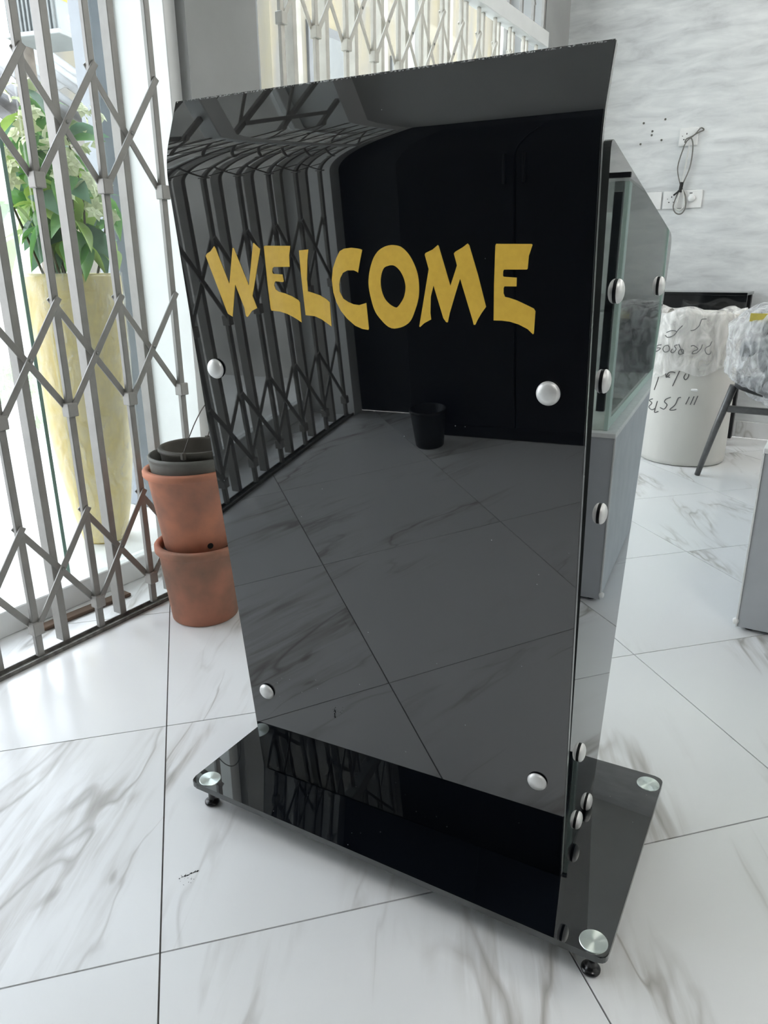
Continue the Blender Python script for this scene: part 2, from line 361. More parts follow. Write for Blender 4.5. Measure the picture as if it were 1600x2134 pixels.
# scuff mark on one tile
SCUFF = [(-0.8057, 0.6746), (-0.8181, 0.6510)]
bm = bmesh.new(); rs = random.Random(5)
def dot(x, y, a, b): bm.faces.new([bm.verts.new((x+a*math.cos(2*PI*k/8), y+b*math.sin(2*PI*k/8), 0.0004)) for k in range(8)])
for k in range(16):
    t = k/15; dot(SCUFF[0][0]+(SCUFF[1][0]-SCUFF[0][0])*t+rs.uniform(-.001, .001), SCUFF[0][1]+(SCUFF[1][1]-SCUFF[0][1])*t, rs.uniform(.0006, .0018), rs.uniform(.0006, .0018))
for k in range(14): dot(SCUFF[1][0]+rs.uniform(-.004, .022), SCUFF[1][1]+rs.uniform(-.012, .008), rs.uniform(.0004, .0013), rs.uniform(.0004, .0013))
mesh_obj('scuff_mark', bm, 'hole_black', fl)

# ------------------------------------------------------------------ walls, ceiling
wb_ = mesh_obj('wall_back', B((-1.98, YB, 0), (XR, YB+0.15, ZC)), 'brushed_plaster'); tag(wb_, kind='structure')
bb = empty('baseboard_back', (0, 0, 0)); tag(bb, kind='structure')
x = -1.69; k = 0
while x < XR-0.05:
    x1 = min(x+0.598, XR)
    mesh_obj('skirting_tile', B((x, YB-0.012, 0.002), (x1, YB-0.001, 0.098), 0.001), 'marble_tile', bb); x += 0.6
wr = mesh_obj('wall_right', B((XR, YF-0.15, 0), (XR+0.15, YB+0.15, ZC)), 'white_wall'); tag(wr, kind='structure')
wf = mesh_obj('wall_front', B((-1.98, YF-0.15, 0), (XR, YF, ZC)), 'charcoal_paint'); tag(wf, kind='structure')
ce = mesh_obj('ceiling', B((-1.98, YF-0.15, ZC), (XR+0.15, YB+0.15, ZC+0.1)), 'ceiling_paint'); tag(ce, kind='structure')
wlft = empty('wall_left', (-1.83, 0, 0)); tag(wlft, kind='structure')
mesh_obj('pillar', B((-0.15, 1.672, 0), (0.165, 1.965, ZC)), 'pillar_grey', wlft)
mesh_obj('jamb', B((-0.072, 1.628, 0), (0.13, 1.672, ZC), 0.002), 'white_frame', wlft)
mesh_obj('jamb', B((-0.15, 1.965, 0), (0.155, 1.985, ZC), 0.002), 'counter_grey', wlft)
mesh_obj('pillar', B((-0.15, 4.385, 0), (0.15, YB, ZC)), 'pillar_grey', wlft)
mesh_obj('pillar', B((-0.15, YF, 0), (0.16, -1.19, ZC)), 'white_wall', wlft)
mesh_obj('lintel', B((-0.15, -1.19, 2.86), (0.15, 1.628, ZC)), 'white_wall', wlft)
mesh_obj('lintel', B((-0.15, 1.985, 2.86), (0.15, 4.385, ZC)), 'white_wall', wlft)

# ------------------------------------------------------------------ folding gates
PIV = [0.363+0.546*k for k in range(5)]; COLL = [0.093+0.546*k for k in range(5)]
def shared_gate_meshes(pitch, H, paint, cpaint):
    d = {}
    d['bar'] = mesh_obj('channel_bar', B((-0.007, -0.0095, 0.012), (0.007, 0.0095, H), 0.0015), paint)
    d['plain'] = mesh_obj('upright_bar', B((-0.022, -0.0105, 0.012), (0.012, 0.0105, H), 0.0015), paint)
    Ld = math.hypot(pitch, PIV[0]-COLL[0])
    d['diag'] = mesh_obj('scissor_bar', B((-0.0025, -0.0085, -Ld/2-0.012), (0.0025, 0.0085, Ld/2+0.012), 0.001), paint)
    d['collar'] = mesh_obj('collar', B((-0.013, -0.0145, -0.018), (0.016, 0.0145, 0.018), 0.002), cpaint)
    bm = lathe([(0.0001, 0.0035), (0.003, 0.0032), (0.0048, 0.0018), (0.0052, 0)], 10)
    bmesh.ops.rotate(bm, verts=bm.verts, cent=(0, 0, 0), matrix=Matrix.Rotation(PI/2, 3, 'Y'))
    d['rivet'] = mesh_obj('rivet', bm, 'rivet_metal', smooth=True)
    return d
def folding_gate(y_first, pitch, n, H, label, y_lo, y_hi, paint='gate_paint', cpaint='collar_paint'):
    root = empty('folding_gate', (GX, y_first, 0), 0, label, 'gate')
    S = shared_gate_meshes(pitch, H, paint, cpaint); first = set()
    def put(key, loc, rot=(0, 0, 0)):
        if key not in first:
            first.add(key); o = S[key]; o.parent = root; o.location = loc; o.rotation_euler = rot; return o
        return inst(S[key], root, loc, rot)
    ang = math.atan2(pitch, PIV[0]-COLL[0])
    for i in range(n):
        y = i*pitch; put('bar', (0, y, 0))
        for zc, zp in zip(COLL, PIV):
            if zc < H-0.05: put('collar', (0, y, zc))
            if zp < H-0.05: put('rivet', (0.0075, y, zp))
        if i < n-1:
            put('plain', (-0.022, y+pitch*0.46, 0))
            for zc, zp in zip(COLL, PIV):
                if zp > H-0.03: continue
                zm = (zc+zp)/2
                put('diag', (-0.0095, y+pitch/2, zm), (ang, 0, 0))
                put('diag', (0.0105, y+pitch/2, zm), (-ang, 0, 0))
                put('rivet', (0.013, y+pitch/2, zm))
    # floor track: channel with two lips
    a, b = y_lo-y_first, y_hi-y_first
    tr = bmesh.new(); box(tr, (-0.016, a, 0.0005), (0.016, b, 0.003)); box(tr, (-0.016, a, 0.003), (-0.0125, b, 0.012)); box(tr, (0.0125, a, 0.003), (0.016, b, 0.012))
    mesh_obj('floor_track', tr, 'track_metal', root)
    mesh_obj('top_rail', B((-0.03, a, H), (0.035, b, H+0.075), 0.003), 'white_frame', root)
    return root
folding_gate(0.978-0.193*11, 0.193, 15, 2.11, 'grey folding steel gate beside the stacked flower pots', -1.19, 1.628)
folding_gate(2.115, 0.1815, 13, 2.11, 'folding steel gate in lighter lit tone between grey pillar and plastered back wall', 1.985, 4.385, 'gate_paint_lit', 'gate_paint_lit')
# fixed grilles above the gates
for nm, ya, yb, lab in (('transom_grille', -1.19, 1.628, 'fixed steel grille above the gate by the flower pots'), ('transom_grille', 1.985, 4.385, 'fixed steel grille above the gate at the back wall corner')):
    gr = empty(nm, (GX, ya, 2.185), 0, lab, 'grille'); n = int((yb-ya)/0.15)
    s0 = None; w = (yb-ya)/n
    for i in range(n+1):
        y = min(max(i*w, 0.012), yb-ya-0.012)
        s0 = inst(s0, gr, (0, y, 0)) if s0 else mesh_obj('upright_bar', B((-0.008, -0.010, 0.0), (0.008, 0.010, 0.675), 0.001), 'gate_paint', gr, loc=(0, y, 0))
    d0 = None; Ld = math.hypot(w*2, 0.5); ag = math.atan2(w*2, 0.5)
    for i in range(0, n-1, 2):
        for s in (1, -1):
            d0 = inst(d0, gr, (0.011*s, (i+1)*w, 0.34), (ag*s, 0, 0)) if d0 else mesh_obj('scissor_bar', B((-0.0025, -0.008, -Ld/2), (0.0025, 0.008, Ld/2), 0.001), 'gate_paint', gr, loc=(0.011, w, 0.34))
            if i == 0 and s == 1: d0.rotation_euler = (ag, 0, 0)

# glazed shop front behind the gates
def glazing(idx, ya, yb, stiles, zt=2.86):
    r = empty('window_%d' % idx, (-1.925, 0, 0), kind='structure')
    fb = bmesh.new(); box(fb, (-0.025, ya, 0.0), (0.025, yb, 0.085), 0.003); mesh_obj('bottom_rail', fb, 'white_frame', r)
    mesh_obj('top_rail', B((-0.025, ya, zt-0.06), (0.025, yb, zt), 0.003), 'white_frame', r)
    ys = [ya]+stiles+[yb]
    for y in ys:
        y0 = min(max(y, ya+0.025), yb-0.025)
        mesh_obj('stile', B((-0.022, y0-0.025, 0.085), (0.022, y0+0.025, zt-0.06), 0.003), 'white_frame', r)
    for a, b in zip(ys, ys[1:]):
        mesh_obj('pane', B((-0.003, a+0.02, 0.085), (0.003, b-0.02, zt-0.06)), 'pane_glass', r)
    return r
w1 = empty('window_1', (-1.912, 0, 0), kind='structure')
mesh_obj('bottom_rail', B((-0.025, 0.305, 0.0), (0.025, 1.628, 0.075), 0.003), 'white_frame', w1)
mesh_obj('top_rail', B((-0.025, 0.30, 2.80), (0.025, 1.628, 2.86), 0.003), 'white_frame', w1)
mesh_obj('pane', B((-0.004, 1.30, 0.075), (0.004, 1.612, 2.80)), 'pane_glass', w1)
mesh_obj('green_seal', B((-0.008, 1.612, 0.075), (0.008, 1.628, 2.80)), 'green_edge', w1)
glazing(2, -1.19, 0.30, [-0.45])
glazing(3, 1.985, 4.385, [3.37])
dl = empty('door_1', (-1.95, 1.262, 0), kind='structure')
mesh_obj('pane', B((-0.75, -0.005, 0.012), (0, 0.005, 2.2)), 'pane_glass', dl)
mesh_obj('polished_edge', B((0, -0.005, 0.012), (0.003, 0.005, 2.2)), 'green_edge', dl)
mesh_obj('patch_hinge', B((-0.06, -0.012, 0.004), (0.0, 0.012, 0.05), 0.003), 'foot_collar', dl)
dl.rotation_euler = (0, 0, math.radians(-12))
pk = mesh_obj('wood_strip', B((-0.018, -0.16, 0.001), (0.018, 0.16, 0.012), 0.002), 'plank_brown', loc=(-1.83, 1.21, 0)); pk.rotation_euler = (0, 0, math.radians(-4))
tag(pk, 'dark brown wooden strip lying on the threshold behind the gate', 'wood strip')

# ------------------------------------------------------------------ LECTERN (local u along the face, v away from the viewer)
LEC = empty('lectern', (-0.84249, 0.89472, 0), math.radians(3.708), 'black glossy acrylic lectern with gold WELCOME lettering and silver studs', 'lectern')
def fv(z): return -0.08*(z-0.055)          # front face lean
# base plate
pl = [(-0.1004, -0.0998), (0.6877, -0.1183), (0.6999, 0.3257), (-0.0816, 0.3200)]
plr = round_poly(pl, 0.016, 5)
bmP = prism(plr, lambda p, t: (p[0], p[1], t), 0.043, 0.055)
bmesh.ops.bevel(bmP, geom=[e for e in bmP.edges if abs(e.verts[0].co.z-e.verts[1].co.z) < 1e-6], offset=0.001, segments=2, affect='EDGES')
bp_ = mesh_obj('base_plate', bmP, 'black_acrylic', LEC); bp_.data.materials.append(MATS['plate_edge'])
for p in bp_.data.polygons:
    if abs(p.normal.z) < 0.9: p.material_index = 1
cap = foot = None
for (cu, cv) in ((-0.0685, -0.0780), (0.6640, -0.0955), (0.6760, 0.2955), (-0.0560, 0.2960)):
    if cap is None:
        cap = mesh_obj('cap_disc', lathe([(0.0001, 0.0012), (0.0198, 0.0012), (0.0204, 0.0006), (0.0205, 0)], 48), 'spun_aluminium', LEC, loc=(cu, cv, 0.055))
        foot = mesh_obj('levelling_foot', lathe([(0.0001, 0), (0.0125, 0), (0.0142, 0.0015), (0.0142, 0.004), (0.0115, 0.006), (0.0078, 0.008), (0.0066, 0.012), (0.0066, 0.027), (0.009, 0.029)], 32), 'foot_black', LEC, True, loc=(cu, cv, 0.001))
        fc0 = mesh_obj('foot_collar', lathe([(0.0092, 0.0), (0.0105, 0.002), (0.0105, 0.0135)], 32), 'foot_collar', foot, True, loc=(0, 0, 0.0285))
        tag(foot, 'black levelling foot'); tag(cap, 'spun aluminium cap disc')
    else:
        inst(cap, LEC, (cu, cv, 0.055)); f2 = inst(foot, LEC, (cu, cv, 0.001)); inst(fc0, f2, (0, 0, 0.0285))
# bent front panel
def front_profile():
    prof = [(fv(0.0555), 0.0555), (fv(0.4), 0.4), (fv(0.75), 0.75), (fv(1.098), 1.098)]
    P0 = Vector((fv(1.098), 1.098)); P1 = Vector((fv(1.128), 1.128)); tip = Vector((-0.050, 1.2115)); d2 = (tip-P1).normalized(); P2 = P1+d2*0.030
    for k in range(1, 13):
        t = k/12; q = P0*(1-t)**2+P1*2*t*(1-t)+P2*t*t; prof.append((q.x, q.y))
    prof.append((tip.x, tip.y)); return prof
prof = front_profile(); TH = 0.010
bm = bmesh.new(); rows = []
for i, (v, z) in enumerate(prof):
    a = Vector(prof[max(i-1, 0)]); b = Vector(prof[min(i+1, len(prof)-1)]); t = (b-a).normalized(); nrm = Vector((t.y, -t.x))   # towards +v
    k = (z-0.055)/1.075; u0 = -0.031*k; u1 = 0.590-0.008*k
    bv, bz = v+nrm.x*TH, z+nrm.y*TH
    rows.append([bm.verts.new((u0, v, z)), bm.verts.new((u1, v, z)), bm.verts.new((u1, bv, bz)), bm.verts.new((u0, bv, bz))])
for a, b in zip(rows, rows[1:]):
    for k in range(4): bm.faces.new((a[k], a[(k+1) % 4], b[(k+1) % 4], b[k]))
bm.faces.new(rows[0][::-1]); bm.faces.new(rows[-1])
bmesh.ops.recalc_face_normals(bm, faces=bm.faces)
cor = [e for e in bm.edges if e.calc_face_angle(0) > 0.8]
bmesh.ops.bevel(bm, geom=cor, offset=0.0012, segments=2, affect='EDGES')
fp = mesh_obj('front_panel', bm, 'black_acrylic_worn', LEC)
for p in fp.data.polygons: p.use_smooth = True
fp.data.set_sharp_from_angle(angle=math.radians(25))
fp.data.materials.append(MATS['acrylic_edge'])
for p in fp.data.polygons:
    if abs(p.normal.x) > 0.3: p.material_index = 1
# side panels
side = [(0.016+fv(0.0555), 0.0555), (0.230, 0.0555), (0.467, 1.032), (-0.062, 1.117)]
side = round_poly(side, [0, 0, 0.030, 0.012], 6)
sp = mesh_obj('side_panel', prism(side, lambda p, t: (t, p[0], p[1]), 0.5785, 0.5875), 'black_acrylic', LEC)
sp.data.materials.append(MATS['plate_edge'])
for p in sp.data.polygons:
    if abs(p.normal.x) < 0.5: p.material_index = 1
s2 = mesh_obj('side_panel', prism(side, lambda p, t: (t, p[0], p[1]), -0.012, -0.003), 'black_acrylic', LEC)
# reading board, inner shelf, back brace between the side panels
rd = [(-0.050, 1.098), (0.440, 1.020), (0.440, 1.011), (-0.050, 1.089)]
mesh_obj('reading_board', prism(rd, lambda p, t: (t, p[0], p[1]), -0.003, 0.5785), 'black_acrylic', LEC)
mesh_obj('shelf', B((-0.003, -0.02, 0.80), (0.5785, 0.36, 0.81)), 'black_acrylic', LEC)
mesh_obj('brace_panel', B((-0.003, 0.15, 0.0555), (0.5785, 0.16, 0.30)), 'black_acrylic', LEC)
# studs
stud = None
def add_stud(loc, rot):
    global stud, gask
    if stud is None:
        stud = mesh_obj('stud', lathe([(0.0152, 0.0020), (0.0149, 0.0035), (0.0136, 0.0056), (0.0111, 0.0075), (0.0072, 0.0089), (0.0032, 0.0095), (0.0001, 0.0096)], 36), 'stud_satin', LEC, True, loc=loc)
        gask = mesh_obj('gasket', lathe([(0.0001, 0), (0.0147, 0), (0.0147, 0.0022), (0.0001, 0.0022)], 36), 'black_rubber', stud)
        tag(stud, 'silver domed stud'); stud.rotation_euler = rot
    else:
        s = inst(stud, LEC, loc, rot); inst(gask, s)
RX = (PI/2-math.atan(0.08), 0, 0)
for u, z in ((0.015, 0.838), (0.537, 0.837), (0.034, 0.244), (0.545, 0.234)):
    add_stud((u, fv(z)-0.0002, z), (PI/2, 0, 0) if False else (PI/2+math.atan(0.08), 0, 0))
for v, z in ((0.035, 0.954), (0.372, 0.952), (0.002, 0.846), (0.060, 0.652), (0.070, 0.245), (0.178, 0.068), (0.098, 0.090)):
    add_stud((0.5877, v, z), (0, PI/2, 0))
    add_stud((-0.0122, v, z), (0, -PI/2, 0))
# gold vinyl letters on the face (millimetres along the face, height)
LETTERS = {
'W': [(23,1002),(26,1005),(33,1008),(41,1015),(43,1012),(60,964),(61,964),(74,1012),(76,1012),(94,965),(94.5,962),(96,962),(111,1017),(112,1018),(122,1010),(121,1006),(100,947),(106,930),(96,926),(88,918),(86,917),(84,919),(83,930),(71,963),(59,917),(57,918),(51,921),(49,926)],
'E': [(129,1013),(131,1014),(173,1013),(172,1008),(170,1001),(169,986),(142,986),(140,984),(139,980),(140,977),(156,976),(157,967),(155,966),(143,967),(141,965),(140,961),(142,956),(147,953),(157,951),(169,947),(179,942),(181,939),(181,912),(176,915),(168,919),(158,923),(146,926),(131,927),(130,930),(129,961),(129,990)],
'L': [(187,1007),(202,1008),(199,994),(196,970),(196,954),(204,952),(215,949),(225,944),(230,940),(230,908),(225,911),(215,917),(204,921),(189,922),(188,950),(187,977)],
'C': [(285,1006),(281,993),(277,978),(276,979),(271,981),(261,981),(254,978),(249,971),(247,963),(247,954),(252,945),(259,941),(267,938),(276,937),(287,940),(289,907),(288,905),(279,906),(268,910),(256,919),(247,929),(241,940),(237,953),(236,969),(239,984),(245,996),(251,1005),(258,1008),(269,1009),(278,1008),(283,1007)],
'O': [(332,1011),(341,1009),(350,1002),(357,992),(363,978),(365,963),(364,948),(359,933),(352,919),(343,912),(334,909),(325,908),(317,911),(308,919),(300,929),(295,944),(292,962),(294,978),(300,994),(308,1004),(317,1009),(325,1011)],
'M': [(374,999),(375,1001),(385,1005),(392,1010),(393,1009),(401,984),(408,962),(417,986),(416,990),(413,1000),(415,1002),(425,1007),(431,1011),(433,1009),(444,976),(455,938),(449,930),(444,922),(441,916),(439,916),(437,923),(421,971),(414,951),(407,930),(404,918),(402,918),(398,923),(385,963),(381,949),(380,929),(381,921),(371,916),(365,911),(364,912),(369,935),(379,982)],
'E2': [(466,1008),(467,1010),(510,1009),(511,1008),(507,996),(506,982),(505,981),(477,981),(476,979),(476,974),(477,973),(493,972),(493,962),(491,962),(478,962),(477,960),(477,954),(479,950),(484,949),(494,946),(506,941),(515,937),(517,934),(516,908),(515,907),(508,913),(497,918),(486,921),(476,922),(465,922),(465,965)]}
O_HOLE = [(326,987),(332,986),(339,980),(344,971),(346,961),(344,950),(340,943),(334,936),(330,935),(322,939),(315,946),(311,956),(310,967),(312,977),(316,984),(321,986)]
def face_pt(p, t): z = p[1]/1000; return (p[0]/1000, fv(z)-t, z)
def smooth_closed(P, sub=3):
    Q = [Vector(p) for p in P]; n = len(Q); out = []
    for i in range(n):
        p0, p1, p2, p3 = Q[i-1], Q[i], Q[(i+1) % n], Q[(i+2) % n]
        for k in range(sub):
            t = k/sub; out.append(tuple(0.5*((2*p1)+(p2-p0)*t+(2*p0-5*p1+4*p2-p3)*t*t+(3*p1-p0-3*p2+p3)*t**3)))
    return out
for k, P in LETTERS.items():
    if k == 'O':
        o, h_ = smooth_closed(P), smooth_closed(O_HOLE); N_ = 72; c = (328, 961)
        def ring(Q):
            A = sorted((math.atan2(q[1]-c[1], q[0]-c[0]), q) for q in Q); out = []
            for s in range(N_):
                t = -PI+2*PI*s/N_
                for (a0, q0), (a1, q1) in zip(A[-1:]+A[:-1], A):
                    if a0 > a1: a0 -= 2*PI
                    tt = t if t <= a1 else t-2*PI
                    if a0 <= tt <= a1:
                        f = (tt-a0)/max(1e-9, a1-a0); out.append((q0[0]+(q1[0]-q0[0])*f, q0[1]+(q1[1]-q0[1])*f)); break
                else: out.append(A[0][1])
            return out
        ro, ri = ring(o), ring(h_); bm = bmesh.new()
        vs = [[bm.verts.new(face_pt(q, t)) for q in r] for r in (ro, ri) for t in (0.0001, 0.0007)]
        for s in range(N_):
            n2 = (s+1) % N_
            bm.faces.new((vs[1][s], vs[1][n2], vs[3][n2], vs[3][s])); bm.faces.new((vs[0][s], vs[2][s], vs[2][n2], vs[0][n2]))
            bm.faces.new((vs[0][s], vs[0][n2], vs[1][n2], vs[1][s])); bm.faces.new((vs[2][s], vs[3][s], vs[3][n2], vs[2][n2]))
    else:
        bm = prism(P, face_pt, 0.0001, 0.0007)
    mesh_obj('letter', bm, 'gold_vinyl', LEC)['label'] = 'gold letter ' + k[0]

# ------------------------------------------------------------------ stacked flower pots
def pot_profile(rb, rt, h, lip_r, lip_h, wall=0.004):
    return [(0.0001, 0.0), (rb-0.004, 0.0), (rb, 0.004), (rt, h-lip_h-0.004), (lip_r-0.003, h-lip_h), (lip_r, h-lip_h+0.004), (lip_r, h-0.004), (lip_r-0.003, h), (rt-wall, h), (rt-wall-0.002, h-0.005), (rb-wall, 0.008), (0.0001, 0.008)]
def hole(parent, r, ang, z, rad):
    bm = lathe([(0.0001, 0.0012), (rad, 0.0012), (rad, -0.002)], 14); bmesh.ops.rotate(bm, verts=bm.verts, cent=(0, 0, 0), matrix=Matrix.Rotation(PI/2, 3, 'Y'))
    o = mesh_obj('drain_hole', bm, 'hole_black', parent, loc=(r*math.cos(ang), r*math.sin(ang), z)); o.rotation_euler = (0, 0, ang)
PCX, PCY = -1.513, 1.405; toward = math.atan2(-0.68, 0.734)
p1 = empty('flower_pot', (PCX, PCY, 0.0), 0, 'weathered terracotta plastic pot standing on the floor under another pot', 'flower pot', 'stacked pots by the gate')
mesh_obj('body', lathe(pot_profile(0.096, 0.116, 0.237, 0.1265, 0.024), 56), 'terracotta_old', p1, True)
hole(p1, 0.0985, toward-0.75, 0.055, 0.006)
p1b = empty('flower_pot', (PCX+0.004, PCY+0.003, 0.0095), 0, 'black plastic pot nested inside the lower terracotta pot', 'flower pot', 'stacked pots by the gate')
mesh_obj('body', lathe(pot_profile(0.083, 0.100, 0.212, 0.107, 0.012), 48), 'dark_plastic', p1b, True)
mesh_obj('soil', lathe([(0.0001, 0.196), (0.05, 0.197), (0.094, 0.196)], 32), 'soil', p1b)
p2 = empty('flower_pot', (PCX-0.004, PCY, 0.222), 0, 'orange terracotta pot with black drain hole on top of another pot', 'flower pot', 'stacked pots by the gate')
mesh_obj('body', lathe(pot_profile(0.094, 0.119, 0.236, 0.131, 0.020), 56), 'terracotta', p2, True)
hole(p2, 0.0960, toward+0.34, 0.022, 0.0085)
p2.rotation_euler = (0.0, math.radians(-1.0), 0)
p3 = empty('flower_pot', (PCX-0.004, PCY+0.002, 0.272), 0, 'grey plastic pot nested in the upper orange pot', 'flower pot', 'stacked pots by the gate')
mesh_obj('body', lathe(pot_profile(0.088, 0.1145, 0.224, 0.1175, 0.012), 56), 'grey_plastic', p3, True)
p4 = empty('bucket', (PCX+0.011, PCY+0.010, 0.300), 0, 'dark grey bucket with wire handle on top of the pot stack', 'bucket')
mesh_obj('body', lathe(pot_profile(0.078, 0.097, 0.217, 0.1035, 0.012), 56), 'dark_plastic', p4, True)
a0 = toward-0.35; R = 0.104
A = Vector((R*math.cos(a0), R*math.sin(a0), 0.212)); C = Vector((-R*math.cos(a0), -R*math.sin(a0), 0.212)); up = Vector((math.cos(a0+PI/2)*0.35, math.sin(a0+PI/2)*0.35, 0.94)).normalized()
arc = [A+(C-A)*0.5+(A-C)*0.5*math.cos(t)+up*0.135*math.sin(t) for t in [PI*k/24 for k in range(25)]]
mesh_obj('wire_handle', tube(arc, 0.0014, 6), 'wire', p4, True)
for P in (A, C):
    mesh_obj('handle_lug', B((P.x-0.006, P.y-0.006, P.z-0.012), (P.x+0.006, P.y+0.006, P.z+0.008), 0.002), 'dark_plastic', p4)

# ------------------------------------------------------------------ back wall: sockets, cable, wall plugs
YW = YB-0.0005
def faceplate(x0, x1, z0, z1, label, kind):
    r = empty('wall_socket', ((x0+x1)/2, YW, (z0+z1)/2), 0, label, 'wall socket'); w, h_ = (x1-x0)/2, (z1-z0)/2
    mesh_obj('faceplate', B((-w, -0.010, -h_), (w, 0, h_), 0.003), 'plate_white', r)
    if kind == 'switch':
        mesh_obj('rocker', B((-0.012, -0.014, -0.018), (0.012, -0.0095, 0.018), 0.002), 'plate_white', r)
        mesh_obj('pin_slot', B((0.024, -0.0108, 0.0), (0.029, -0.0095, 0.005)), 'socket_dark', r)
        return r
    cx = -w+h_ if w > h_*1.2 else -0.01
    for dx, dz, sw, sh in ((0, 0.016, 0.005, 0.008), (-0.013, -0.012, 0.008, 0.005), (0.013, -0.012, 0.008, 0.005), (-0.022, 0.006, 0.004, 0.004)):
        mesh_obj('pin_slot', B((cx+dx-sw/2, -0.0108, dz-sh/2), (cx+dx+sw/2, -0.0095, dz+sh/2)), 'socket_dark', r)
    if kind == 'dial':
        kb = lathe([(0.0001, 0.016), (0.016, 0.016), (0.019, 0.012), (0.019, 0)], 24); bmesh.ops.rotate(kb, verts=kb.verts, cent=(0, 0, 0), matrix=Matrix.Rotation(PI/2, 3, 'X'))
        mesh_obj('plug_top', kb, 'plate_white', r, True, loc=(w*0.48, -0.0095, 0.004)); mesh_obj('indicator', B((w*0.42-0.008, -0.0112, 0.030), (w*0.42+0.008, -0.0095, 0.034)), 'socket_dark', r)
    else:
        mesh_obj('rocker', B((w*0.45-0.008, -0.0125, 0.0), (w*0.45+0.008, -0.0095, 0.022), 0.002), 'plate_white', r)
    return r
faceplate(-1.225, -1.060, 1.287, 1.382, 'white wall switch plate next to the lower double socket', 'switch')
faceplate(-1.050, -0.838, 1.287, 1.382, 'white double wall socket below the hanging cable loop', 'dial')
faceplate(-0.998, -0.898, 1.612, 1.704, 'white single wall socket high on the plastered wall', 'single')
cb = empty('cable_bundle', (-0.93, YB-0.022, 1.25), 0, 'grey and white cable bundle tied with black tape hanging on the wall', 'cable')
def cab(pts, r, m, nm='cable'):
    P = smoothpath([(x+0.93, -d, z-1.25) for x, d, z in pts], 8); return mesh_obj(nm, tube(P, r, 8), m, cb, True)
cab([(-0.872, -0.020, 1.690), (-0.885, 0.006, 1.694), (-0.91, 0.010, 1.665), (-0.945, 0.006, 1.640), (-0.955, 0.006, 1.625), (-0.965, 0.004, 1.60), (-0.985, 0.0, 1.50), (-0.958, 0.0, 1.405), (-0.955, 0.002, 1.395)], 0.0034, 'cable_grey')
cab([(-0.872, -0.020, 1.686), (-0.895, 0.006, 1.672), (-0.93, 0.006, 1.655), (-0.955, 0.004, 1.645), (-0.958, 0.008, 1.628), (-0.93, 0.008, 1.648), (-0.915, 0.004, 1.60), (-0.92, 0.0, 1.50), (-0.95, 0.0, 1.41), (-0.955, 0.002, 1.39)], 0.0034, 'cable_grey')
cab([(-0.935, 0.004, 1.62), (-0.945, 0.0, 1.50), (-0.955, 0.004, 1.395), (-0.965, 0.008, 1.33), (-0.972, 0.004, 1.29), (-0.945, 0.004, 1.278), (-0.925, 0.004, 1.31), (-0.945, 0.006, 1.385)], 0.0036, 'cable_white')
cab([(-0.955, 0.002, 1.395), (-0.975, 0.004, 1.35), (-0.985, 0.004, 1.295), (-0.965, 0.004, 1.262), (-0.935, 0.004, 1.26), (-0.918, 0.004, 1.295), (-0.925, 0.004, 1.35), (-0.95, 0.002, 1.395)], 0.0036, 'cable_grey')
cab([(-0.952, 0.004, 1.425), (-0.955, 0.004, 1.395), (-0.958, 0.004, 1.372)], 0.010, 'cable_black', 'tape')
cab([(-0.956, 0.006, 1.388), (-0.972, 0.008, 1.372), (-0.990, 0.006, 1.358)], 0.005, 'cable_black', 'tape_end')
for x_, z_ in ((-1.203, 1.751), (-1.085, 1.760), (-1.150, 1.705), (-1.152, 1.685), (-1.210, 1.643), (-1.095, 1.655)):
    pg = lathe([(0.0001, 0.001), (0.0035, 0.001), (0.0048, 0.003), (0.006, 0.0)], 12); bmesh.ops.rotate(pg, verts=pg.verts, cent=(0, 0, 0), matrix=Matrix.Rotation(PI/2, 3, 'X'))
    o = mesh_obj('wall_plug', pg, 'cable_grey', loc=(x_, YW, z_)); tag(o, 'small grey screw plug in the wall left of the sockets', 'wall plug', 'screw plugs in the plastered wall')

# ------------------------------------------------------------------ black desk at the back wall
dk = empty('black_desk', (-1.0, 4.60, 0), 0, 'black glass-fronted desk standing against the grey back wall', 'desk')
mesh_obj('top', B((-0.62, -0.135, 0.822), (0.50, 0.15, 0.838), 0.002), 'desk_black', dk)
mesh_obj('front_panel', B((-0.60, -0.13, 0.26), (-0.08, -0.118, 0.822), 0.001), 'desk_black', dk)
mesh_obj('front_panel', B((-0.078, -0.13, 0.26), (0.50, -0.118, 0.822), 0.001), 'desk_black', dk)
for x0 in (-0.60, 0.445):
    for y0 in (-0.118, 0.095): mesh_obj('leg', B((x0, y0, 0.001), (x0+0.05, y0+0.05, 0.822), 0.002), 'desk_metal', dk)
mesh_obj('stretcher', B((-0.55, 0.10, 0.20), (0.445, 0.14, 0.24), 0.002), 'desk_metal', dk)

# ------------------------------------------------------------------ white drum with plastic liner and handwriting
DX, DY, DR, DH = -0.671, 4.086, 0.214, 0.755; DB = -1.4080
dr = empty('drum', (DX, DY, 0), 0, 'white drum with plastic liner and upside-down handwriting by the desk', 'drum')
mesh_obj('body', lathe([(0.0001, 0.002), (DR-0.010, 0.002), (DR-0.002, 0.010), (DR, 0.03), (DR, 0.35), (DR, DH-0.03), (DR-0.004, DH-0.004), (DR-0.010, DH), (DR-0.016, DH-0.004), (DR-0.016, 0.06), (0.0001, 0.06)], 72), 'drum_white', dr, True)
mesh_obj('rolled_contents', lathe([(0.0001, DH-0.06), (0.10, DH-0.055), (0.17, DH-0.06), (DR-0.018, DH-0.08)], 40), 'drum_white', dr, True)
